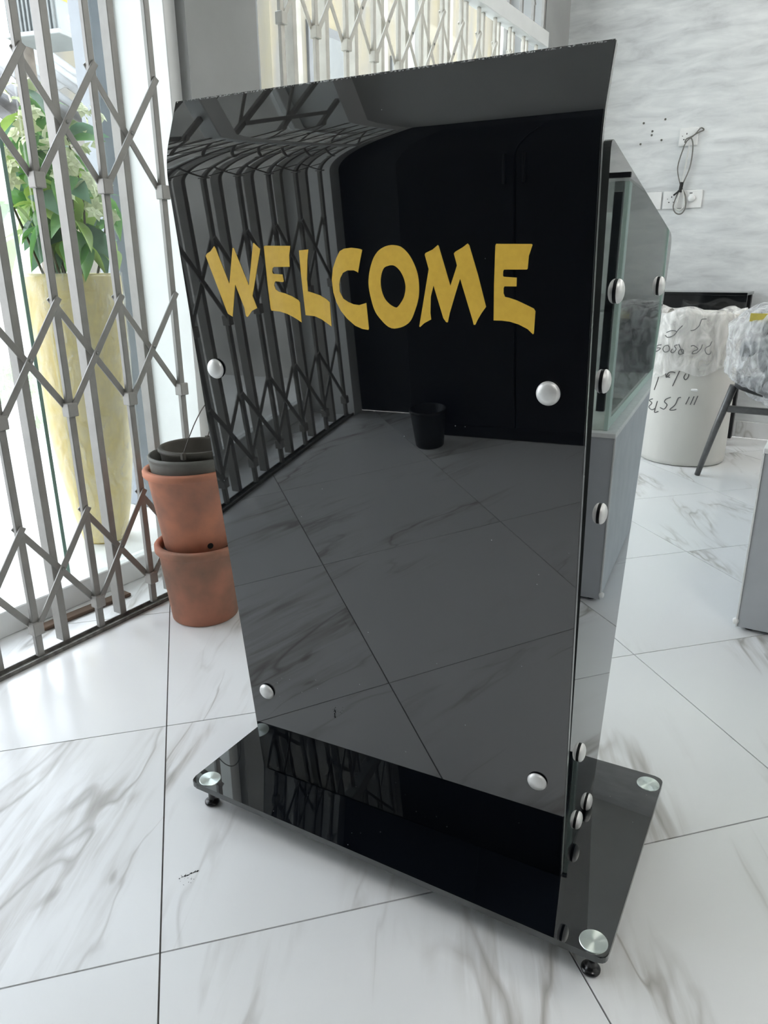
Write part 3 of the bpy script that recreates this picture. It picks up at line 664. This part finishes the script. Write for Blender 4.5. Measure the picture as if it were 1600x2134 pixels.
# liner: crumpled skirt folded over the rim
bm = bmesh.new(); SEG, RW = 120, 18; R_ = []
def skirt(a): return 0.235+0.065*math.cos(a)-0.045*math.sin(2*a)*0.5+0.012*math.sin(5*a)
for j in range(-4, RW+1):
    row = []
    for k in range(SEG):
        a = 2*PI*k/SEG; rel = (a-DB+PI) % (2*PI)-PI
        if j <= 0:
            f = -j/4; rad = DR+0.006-0.05*f*f-0.016*f; z = DH+0.012+0.010*math.sin(3*a)+0.010*math.sin(7*a+1)-0.02*f*f
        else:
            f = j/RW; rad = DR+0.008+0.014*math.sin(f*PI)*(0.5+0.5*math.sin(6*a))+0.006*f; z = DH+0.012+0.010*math.sin(3*a)+0.010*math.sin(7*a+1)-skirt(rel)*f
        nz = noise.noise(Vector((math.cos(a)*7, math.sin(a)*7, z*6)))
        nz2 = noise.noise(Vector((math.cos(a)*22, math.sin(a)*22, z*7+5)))
        rad += 0.008*max(nz, -0.6)+0.005*abs(nz2)
        row.append(bm.verts.new((rad*math.cos(a), rad*math.sin(a), z)))
    R_.append(row)
for a, b in zip(R_, R_[1:]):
    for k in range(SEG): bm.faces.new((a[k], a[(k+1) % SEG], b[(k+1) % SEG], b[k]))
mesh_obj('plastic_liner', bm, 'liner_film', dr, True)
STROKES = [[(0.31,0.634),(0.28,0.614),(0.22,0.605),(0.2,0.593),(0.24,0.575),(0.3,0.573),(0.32,0.584)],[(0.14,0.618),(0.12,0.597),(0.05,0.577),(-0.02,0.574),(0.0,0.586),(0.07,0.597),(-0.01,0.612),(-0.06,0.608)],[(-0.17,0.573),(-0.25,0.567),(-0.28,0.58),(-0.24,0.592),(-0.19,0.588),(-0.19,0.572),(-0.29,0.616)],[(-0.31,0.612),(-0.37,0.606),(-0.33,0.591),(-0.38,0.574),(-0.43,0.578),(-0.4,0.592)],[(-0.51,0.607),(-0.58,0.601),(-0.61,0.586),(-0.56,0.573),(-0.48,0.58),(-0.47,0.596),(-0.51,0.607)],[(-0.66,0.606),(-0.74,0.602),(-0.79,0.59),(-0.67,0.59),(-0.76,0.572),(-0.91,0.571),(-0.98,0.584),(-0.86,0.6)],[(0.16,0.737),(0.08,0.735),(0.06,0.722),(0.04,0.704),(-0.03,0.686),(-0.1,0.681)],[(-0.57,0.667),(-0.46,0.678),(-0.36,0.674),(-0.43,0.653),(-0.53,0.645),(-0.59,0.653)],[(-0.26,0.704),(-0.33,0.684),(-0.4,0.656)],[(0.15,0.496),(0.1,0.498),(0.06,0.486),(0.06,0.47),(0.11,0.465),(0.14,0.479),(0.15,0.496)],[(-0.04,0.478),(-0.05,0.455),(-0.1,0.443),(-0.14,0.454),(-0.11,0.472)],[(-0.25,0.484),(-0.31,0.446),(-0.37,0.407)],[(-0.34,0.473),(-0.43,0.476),(-0.5,0.47),(-0.54,0.451),(-0.46,0.448)],[(-0.58,0.478),(-0.55,0.446),(-0.47,0.461)],[(-0.74,0.474),(-0.79,0.425),(-0.87,0.374)],[(-0.84,0.466),(-0.82,0.462)],[(0.21,0.366),(0.15,0.321)],[(0.13,0.363),(0.07,0.321)],[(0.03,0.36),(-0.03,0.322)],[(-0.15,0.354),(-0.21,0.349),(-0.26,0.315),(-0.37,0.288),(-0.28,0.288),(-0.22,0.294)],[(-0.38,0.35),(-0.49,0.338),(-0.52,0.323),(-0.45,0.31),(-0.51,0.287),(-0.62,0.291)],[(-0.72,0.321),(-0.76,0.286),(-0.77,0.261),(-0.66,0.27)],[(-0.89,0.327),(-1.02,0.315),(-0.9,0.305),(-1.01,0.281),(-0.88,0.271),(-0.78,0.28)]]
for i, s in enumerate(STROKES):
    on_liner = i < 9; P = []
    for q in smoothpath([(a, z, 0) for a, z in s], 4):
        rad = DR+(0.034 if on_liner else 0.0008); P.append((rad*math.cos(DB+q.x), rad*math.sin(DB+q.x), q.y))
    mesh_obj('handwriting_stroke', tube(P, 0.0025 if i > 8 else 0.0022, 5), 'ink', dr)
mesh_obj('tear_flap', B((DR*math.cos(DB+0.12)-0.016, DR*math.sin(DB+0.12)-0.006, 0.388), (DR*math.cos(DB+0.12)+0.016, DR*math.sin(DB+0.12)+0.004, 0.400), 0.003), 'plate_white', dr)

# ------------------------------------------------------------------ film-wrapped chair
ch = empty('wrapped_chair', (-0.185, 3.66, 0), 0, 'black chair wrapped in crinkled clear film with grey slanted legs', 'chair')
def hull(bm, half, cen, seg=40, rings=24, e=0.55, amp=0.0, fr=9, shear=0):
    R = []
    for j in range(rings+1):
        ph = -PI/2+PI*j/rings; row = []
        cz, sz = math.copysign(abs(math.cos(ph))**e, math.cos(ph)), math.copysign(abs(math.sin(ph))**e, math.sin(ph))
        for k in range(seg):
            th = 2*PI*k/seg; cx_ = math.copysign(abs(math.cos(th))**e, math.cos(th)); sx_ = math.copysign(abs(math.sin(th))**e, math.sin(th))
            v = Vector((half[0]*cz*cx_, half[1]*cz*sx_, half[2]*sz)); v.z += shear*v.x*(0.5-0.5*sz)
            if amp:
                nn = noise.noise(v*fr)+0.6*noise.noise(v*fr*2.6+Vector((4, 1, 2)))+0.25*abs(noise.noise(v*fr*4.5)); v += Vector((cx_*cz, sx_*cz, sz))*amp*nn
            row.append(bm.verts.new(v+Vector(cen)))
        R.append(row)
    for a, b in zip(R, R[1:]):
        for k in range(seg): bm.faces.new((a[k], a[(k+1) % seg], b[(k+1) % seg], b[k]))
    bmesh.ops.remove_doubles(bm, verts=bm.verts, dist=1e-6); return bm
mesh_obj('seat', hull(bmesh.new(), (0.235, 0.16, 0.045), (0.015, 0.0, 0.455), shear=-0.2), 'chair_black', ch, True)
mesh_obj('backrest', hull(bmesh.new(), (0.20, 0.035, 0.165), (0.05, 0.02, 0.655)), 'chair_black', ch, True)
mesh_obj('armrest', hull(bmesh.new(), (0.028, 0.12, 0.03), (-0.185, -0.03, 0.63)), 'chair_black', ch, True)
mesh_obj('plastic_film', hull(bmesh.new(), (0.275, 0.19, 0.225), (0.0, 0.0, 0.595), seg=110, rings=70, e=0.62, amp=0.020, fr=11, shear=-0.35), 'stretch_film', ch, True)
for (bx_, by_, tx_, ty_) in ((-0.345, 0.094, -0.235, 0.08), (0.30, -0.16, 0.20, -0.10), (0.05, -0.19, 0.03, -0.10), (0.30, 0.20, 0.2, 0.10)):
    mesh_obj('leg', tube([(bx_, by_, 0.002), ((bx_+tx_)/2, (by_+ty_)/2, 0.24), (tx_, ty_, 0.45)], [0.013, 0.016, 0.019], 14), 'chair_steel', ch, True)
mesh_obj('frame_rail', B((-0.25, 0.07, 0.325), (0.24, 0.10, 0.355), 0.004), 'chair_steel', ch)
lb = mesh_obj('label', B((-0.185, -0.160, 0.755), (-0.075, -0.156, 0.788)), 'yellow_label', ch); lb['label'] = 'yellow sticker under the film'

# ------------------------------------------------------------------ display counter with glass showcase (right)
ct = empty('display_counter', (-0.140, 2.103, 0), math.radians(0.5), 'grey panelled display counter with white edge strip', 'counter')
mesh_obj('front_board', B((0, 0, 0.012), (1.6, 0.018, 0.515), 0.001), 'counter_grey', ct)
mesh_obj('end_board', B((0, 0.018, 0.012), (0.018, 1.32, 0.515), 0.001), 'counter_side', ct)
mesh_obj('end_board', B((1.582, 0.018, 0.012), (1.6, 1.32, 0.515), 0.001), 'counter_side', ct)
mesh_obj('back_board', B((0.018, 1.302, 0.012), (1.582, 1.32, 0.515), 0.001), 'counter_side', ct)
mesh_obj('counter_top', B((-0.004, -0.004, 0.515), (1.604, 1.324, 0.53), 0.002), 'counter_edge', ct)
mesh_obj('edge_strip', B((-0.004, -0.003, 0.012), (0.0, 0.003, 0.515)), 'counter_edge', ct)
mesh_obj('corner_glue', hull(bmesh.new(), (0.008, 0.006, 0.010), (-0.006, 0.0, 0.028), 10, 6, 0.8, 0.003, 60), 'glue_white', ct, True)
for px in (0.03, 1.57):
    for py in (0.03, 1.29): mesh_obj('foot', lathe([(0.0001, 0.0005), (0.012, 0.0005), (0.012, 0.012), (0.0001, 0.012)], 16), 'black_rubber', ct, loc=(px, py, 0))
sc = empty('glass_showcase', (-0.116, 2.125, 0.531), math.radians(0.5), 'clear glass showcase with pale green edges on the grey counter', 'showcase')
mesh_obj('end_pane', B((0.004, 0.004, 0.0), (0.010, 1.27, 0.66)), 'case_glass', sc)
mesh_obj('end_pane', B((1.59, 0.004, 0.0), (1.596, 1.27, 0.66)), 'case_glass', sc)
mesh_obj('front_pane', B((0.012, 0.004, 0.0), (1.588, 0.010, 0.66)), 'case_glass', sc)
mesh_obj('back_pane', B((0.012, 1.264, 0.0), (1.588, 1.27, 0.66)), 'case_glass', sc)
mesh_obj('top_pane', B((0.004, 0.004, 0.661), (1.596, 1.27, 0.669)), 'case_glass', sc)
mesh_obj('glass_shelf', B((0.02, 0.02, 0.33), (1.58, 1.25, 0.336)), 'case_glass', sc)
for x0 in (0.0, 1.588):
    for y0 in (0.0, 1.262): mesh_obj('corner_bead', B((x0, y0, 0), (x0+0.012, y0+0.012, 0.66), 0.001), 'mint_glass_edge', sc)
mesh_obj('end_band', B((0.0025, 0.012, 0.0), (0.0038, 0.060, 0.66)), 'mint_glass_edge', sc)
mesh_obj('end_band', B((0.0025, 0.060, 0.0), (0.0038, 1.262, 0.028)), 'mint_glass_edge', sc)
mesh_obj('back_post', B((0.06, 0.30, 0.0), (0.085, 0.33, 0.66)), 'desk_metal', sc)
mesh_obj('top_trim', B((0.0, -0.001, 0.669), (1.6, 0.0105, 0.682), 0.001), 'desk_metal', sc)

# ------------------------------------------------------------------ behind the camera: dark cabinet, bin and plant (seen reflected)
dc = empty('dark_wardrobe', (-1.30, -1.005, 0), 0, 'tall matt black cabinet wall standing behind the lectern front', 'cabinet')
mesh_obj('body', B((0.0, -0.25, 0.0), (2.7, -0.02, 2.45)), 'dark_cabinet', dc)
for k in range(6):
    d_ = mesh_obj('door', B((0.452*k+0.004, -0.019, 0.06), (0.452*(k+1)-0.002, 0.0, 2.44), 0.002), 'dark_cabinet', dc)
    mesh_obj('handle', B((0.452*k+(0.41 if k % 2 == 0 else 0.03), 0.0, 1.0), (0.452*k+(0.422 if k % 2 == 0 else 0.042), 0.018, 1.25), 0.002), 'dark_handle', d_)
bn = empty('waste_bin', (-1.18, -0.90, 0), 0, 'small black waste bin in front of the black cabinet', 'bin')
mesh_obj('body', lathe([(0.0001, 0.001), (0.055, 0.001), (0.058, 0.005), (0.072, 0.15), (0.077, 0.154), (0.077, 0.165), (0.070, 0.165), (0.056, 0.010), (0.0001, 0.010)], 36), 'bin_dark', bn, True)

# ------------------------------------------------------------------ made-up ceiling tubes, added as fill light for the room
for x_, y_, lab in ((1.15, 0.1, 'added fill tube on the ceiling in front of the black cabinet wall'), (0.75, 3.75, 'added fill tube on the ceiling between the wrapped chair and the right wall'), (2.1, 3.3, 'added fill tube on the ceiling behind the display counter')):
    tl = empty('ceiling_fill_tube', (x_, y_, ZC), 0, lab, 'added fill light')
    mesh_obj('housing', B((-0.03, -0.60, -0.035), (0.03, 0.60, -0.001), 0.004), 'white_frame', tl)
    mesh_obj('tube', tube([(0, -0.58, -0.052), (0, 0.58, -0.052)], 0.016, 16), 'fill_tube_glow', tl, True)

# ------------------------------------------------------------------ OUTSIDE
pw_ = mesh_obj('porch_wall', B((-3.5, -1.95, -0.012), (-1.985, -1.75, 3.3)), 'porch_render'); tag(pw_, kind='structure')
cn = mesh_obj('shade_canopy', B((-3.3, -1.95, 2.96), (-1.985, 1.95, 3.08)), 'porch_render'); tag(cn, kind='structure')  # unseen canopy added to darken the sky reflected in the lectern flap
pv = mesh_obj('pavement', B((-16, -9, -0.12), (-1.98, 22, -0.012)), 'concrete_pale'); tag(pv, kind='structure')
cl_ = mesh_obj('clad_column', B((-0.06, -0.10, 0), (0.06, 0.10, 2.96), 0.004), 'clad_blue', loc=(-2.56, 2.14, -0.012)); tag(cl_, 'blue grey clad column outside behind the yellow planter', 'column')
# planter + plant
pt = empty('potted_plant', (-2.345, 1.70, -0.012), 0, 'tall yellow planter wrapped in film with flowering leafy shrub outside the gate', 'plant')
vp = [(0.0001, 0), (0.075, 0), (0.082, 0.01), (0.105, 0.12), (0.135, 0.32), (0.155, 0.52), (0.164, 0.72), (0.166, 0.90), (0.166, 0.97), (0.160, 0.982), (0.150, 0.97), (0.148, 0.86), (0.0001, 0.86)]
mesh_obj('planter', lathe(vp, 48), 'vase_yellow', pt, True)
def crk(v):
    q = Vector((v.x, v.y, 0)); q = q.normalized() if q.length > 1e-6 else q; return v+q*(0.004*abs(noise.noise(v*26))+0.003*noise.noise(v*9))
fp_ = []
for k in range(34):
    z = 0.01+0.975*k/33; r0 = 0.08
    for (ra, za), (rb, zb) in zip(vp[1:9], vp[2:9]):
        if za <= z <= zb and zb > za: r0 = ra+(rb-ra)*(z-za)/(zb-za)
    if z > 0.97: r0 = 0.167
    fp_.append((r0+0.005, z))
mesh_obj('plastic_film', lathe(fp_, 90, wob=crk), 'vase_film', pt, True)
mesh_obj('soil', lathe([(0.0001, 0.90), (0.149, 0.895)], 24), 'soil', pt)
def leaf_mesh(L, Wd, fold=0.25, droop=0.3):
    bm = bmesh.new(); n = 7; rows = []
    for i in range(n+1):
        t = i/n; w = Wd*math.sin(PI*min(1, t**0.75))*(1-0.25*t)+0.0006; x = L*t; zz = -droop*L*t*t
        rows.append([bm.verts.new((x, -w/2, zz+fold*w/2)), bm.verts.new((x, 0, zz)), bm.verts.new((x, w/2, zz+fold*w/2))])
    for a, b in zip(rows, rows[1:]):
        bm.faces.new((a[0], a[1], b[1], b[0])); bm.faces.new((a[1], a[2], b[2], b[1]))
    return bm
leafs = []
for mname, L_, W_ in (('leaf_green', 0.15, 0.095), ('leaf_lime', 0.14, 0.09), ('leaf_blue', 0.17, 0.10)):
    leafs.append(mesh_obj('leaf', leaf_mesh(L_, W_), mname, pt, True))
fm = bmesh.new()
for k in range(5):
    a = 2*PI*k/5; t = leaf_mesh(0.032, 0.026, 0.2, 0.25)
    bmesh.ops.rotate(t, verts=t.verts, cent=(0, 0, 0), matrix=Matrix.Rotation(a, 3, 'Z')); me = bpy.data.meshes.new('t'); t.to_mesh(me); t.free(); fm.from_mesh(me); bpy.data.meshes.remove(me)
flower = mesh_obj('blossom', fm, 'petal_cream', pt, True)
rnd = random.Random(11); used = set(); fused = [False]
for s in range(13):
    a = rnd.uniform(0, 2*PI); sp_ = rnd.uniform(0.05, 0.26); hgt = rnd.uniform(0.28, 0.62); b0 = Vector((0.06*math.cos(a), 0.06*math.sin(a), 0.89)); tip = Vector((sp_*math.cos(a), sp_*math.sin(a), 0.95+hgt))
    mid = b0.lerp(tip, 0.5)+Vector((rnd.uniform(-.04, .04), rnd.uniform(-.04, .04), 0.04)); path = smoothpath([b0, mid, tip], 6)
    mesh_obj('stem', tube(path, [0.005-0.003*i/(len(path)-1) for i in range(len(path))], 6), 'stem_brown', pt, True)
    for q in range(9):
        f = 0.42+0.58*q/8; p = path[min(len(path)-1, int(f*(len(path)-1)))]
        i = rnd.choice((0, 0, 1, 2)); rot = (rnd.uniform(-0.7, 0.7), rnd.uniform(-0.3, 1.1), rnd.uniform(0, 2*PI))
        if i not in used: used.add(i); leafs[i].location = p; leafs[i].rotation_euler = rot
        else:
            o = inst(leafs[i], pt, p, rot); sc_ = rnd.uniform(0.65, 1.15); o.scale = (sc_,)*3
    if s % 2 == 0:
        for q in range(7):
            p = tip+Vector((rnd.uniform(-.05, .05), rnd.uniform(-.05, .05), rnd.uniform(-.06, .05))); rot = (rnd.uniform(-1, 1), rnd.uniform(-1, 1), rnd.uniform(0, 6))
            if not fused[0]: fused[0] = True; flower.location = p; flower.rotation_euler = rot
            else: inst(flower, pt, p, rot)
# big hanging leaf near the rim
for p, rot, sc_ in (((0.02, 0.10, 1.09), (0.3, 1.15, 1.2), 1.15), ((-0.02, -0.16, 1.10), (0.2, 0.8, -1.3), 1.0)):
    o = inst(leafs[1], pt, p, rot); o.scale = (sc_,)*3
for cx_, cy_, cz_, n_ in ((0.13, -0.06, 1.30, 13), (0.10, -0.15, 1.40, 10), (0.15, 0.03, 1.22, 9), (0.02, -0.2, 1.30, 9), (0.10, 0.08, 1.45, 8)):
    for q in range(n_):
        p = (cx_+rnd.uniform(-.03, .03), cy_+rnd.uniform(-.035, .035), cz_+rnd.uniform(-.06, .06)); inst(flower, pt, p, (rnd.uniform(-0.6, 0.6), rnd.uniform(0.6, 1.6), rnd.uniform(-1, 0.3)))
# grass verge
rg = random.Random(3); bm = bmesh.new()
for k in range(5200):
    px, py = rg.uniform(-7.6, -4.4), rg.uniform(1.5, 5.4)
    if noise.noise(Vector((px*0.9, py*0.9, 0))) < -0.05: continue
    h_ = rg.uniform(0.03, 0.09); a = rg.uniform(0, PI); w = 0.012; dx, dy = math.cos(a)*w, math.sin(a)*w
    bm.faces.new((bm.verts.new((px-dx, py-dy, -0.012)), bm.verts.new((px+dx, py+dy, -0.012)), bm.verts.new((px+rg.uniform(-.03, .03), py+rg.uniform(-.03, .03), h_))))
tag(mesh_obj('grass', bm, 'grass'), 'green grass tufts growing beside the pale pavement outside', 'grass', kind='stuff')
# rendered boundary wall, electrical cabinet on a post, corrugated sheets
bw = mesh_obj('boundary_wall', B((-12.2, -9, -0.012), (-12.0, 20, 1.9)), 'concrete_pale'); tag(bw, kind='structure')
po = mesh_obj('wooden_pole', tube([(0, 0, 0), (0.02, 0.0, 2.2), (0.03, 0.01, 4.6)], [0.085, 0.078, 0.07], 16), 'bark', loc=(-5.64, 3.93, -0.012), smooth=True); tag(po, 'weathered brown utility pole outside behind the shrub', 'pole')
eu = empty('electrical_cabinet', (-5.0, 3.81, 2.55), math.radians(16), 'grey finned electrical cabinet with orange warning triangle mounted on the pole', 'electrical box')
mesh_obj('body', B((-0.42, 0.0, 0.0), (0.0, 0.36, 0.95), 0.008), 'unit_grey', eu)
mesh_obj('rim', B((-0.435, -0.03, -0.02), (0.012, 0.375, 0.010), 0.004), 'unit_grey', eu)
fin = None
for k in range(12):
    l_ = (-0.40+0.034*k, -0.022, 0.012)
    fin = inst(fin, eu, l_) if fin else mesh_obj('fin', B((-0.007, 0, 0), (0.007, 0.022, 0.90)), 'unit_dark', eu, loc=l_)
mesh_obj('warning_triangle', prism([(-0.04, 0), (0.04, 0), (0, 0.07)], lambda p, t: (t, p[0], p[1]), 0.0001, 0.002), 'sticker_orange', eu, loc=(0, 0.085, 0.20))
dsc = lathe([(0.0001, 0.002), (0.026, 0.002), (0.026, 0)], 20); bmesh.ops.rotate(dsc, verts=dsc.verts, cent=(0, 0, 0), matrix=Matrix.Rotation(PI/2, 3, 'Y'))
mesh_obj('round_badge', dsc, 'plate_white', eu, loc=(0.0001, 0.12, 0.10))
mesh_obj('name_plate', B((-0.17, -0.027, 0.27), (-0.07, -0.0225, 0.34)), 'plate_white', eu)
for k, (z0, lab) in enumerate(((2.08, 'lower corrugated grey metal sheet under the electrical cabinet'), (2.38, 'upper corrugated grey metal sheet under the electrical cabinet'))):
    bm = bmesh.new(); R0 = []
    for i in range(60):
        y = 3.2+1.7*i/59; zz = 0.018*math.sin(i*1.1); R0.append([bm.verts.new((-6.65, y, z0+0.50+zz)), bm.verts.new((-5.78, y, z0+zz)), bm.verts.new((-5.78, y, z0+zz-0.006)), bm.verts.new((-6.65, y, z0+0.494+zz))])
    for a, b in zip(R0, R0[1:]):
        for q in range(4): bm.faces.new((a[q], a[(q+1) % 4], b[(q+1) % 4], b[q]))
    tag(mesh_obj('corrugated_sheet', bm, 'sheet_metal', smooth=True), lab, 'metal sheet')
# neighbour building seen through the far gate
nb = empty('neighbour_building', (-4.6, 5.0, -0.012), 0, 'beige rendered neighbour building with grey shutters outside the far gate', 'building')
mesh_obj('wall', B((-3.0, 0.6, 0), (0.0, 11.5, 4.6)), 'facade_beige', nb)
for k in range(7):
    y0 = 1.1+k*1.45
    w_ = mesh_obj('window', B((-0.02, y0, 1.0), (0.03, y0+0.75, 3.1), 0.005), 'facade_grey', nb)
    mesh_obj('pane', B((0.03, y0+0.06, 1.08), (0.036, y0+0.69, 3.02)), 'pane_glass', w_)
    mesh_obj('pilaster', B((-0.02, y0-0.32, 0), (0.08, y0-0.16, 4.5), 0.01), 'facade_trim', nb)
mesh_obj('cornice', B((-3.0, 0.55, 4.5), (0.15, 11.5, 4.7), 0.01), 'facade_trim', nb)
sg = empty('sign_board', (-4.1, 4.35, 0), 0, 'plain yellow sign board on a post outside beside the grey pillar', 'sign')
mesh_obj('board', B((-0.03, 0.0, 2.93), (0.03, 0.76, 3.9), 0.005), 'sign_yellow', sg)
mesh_obj('post', B((-0.04, 0.03, 0.0), (0.04, 0.11, 2.93), 0.004), 'unit_grey', sg)
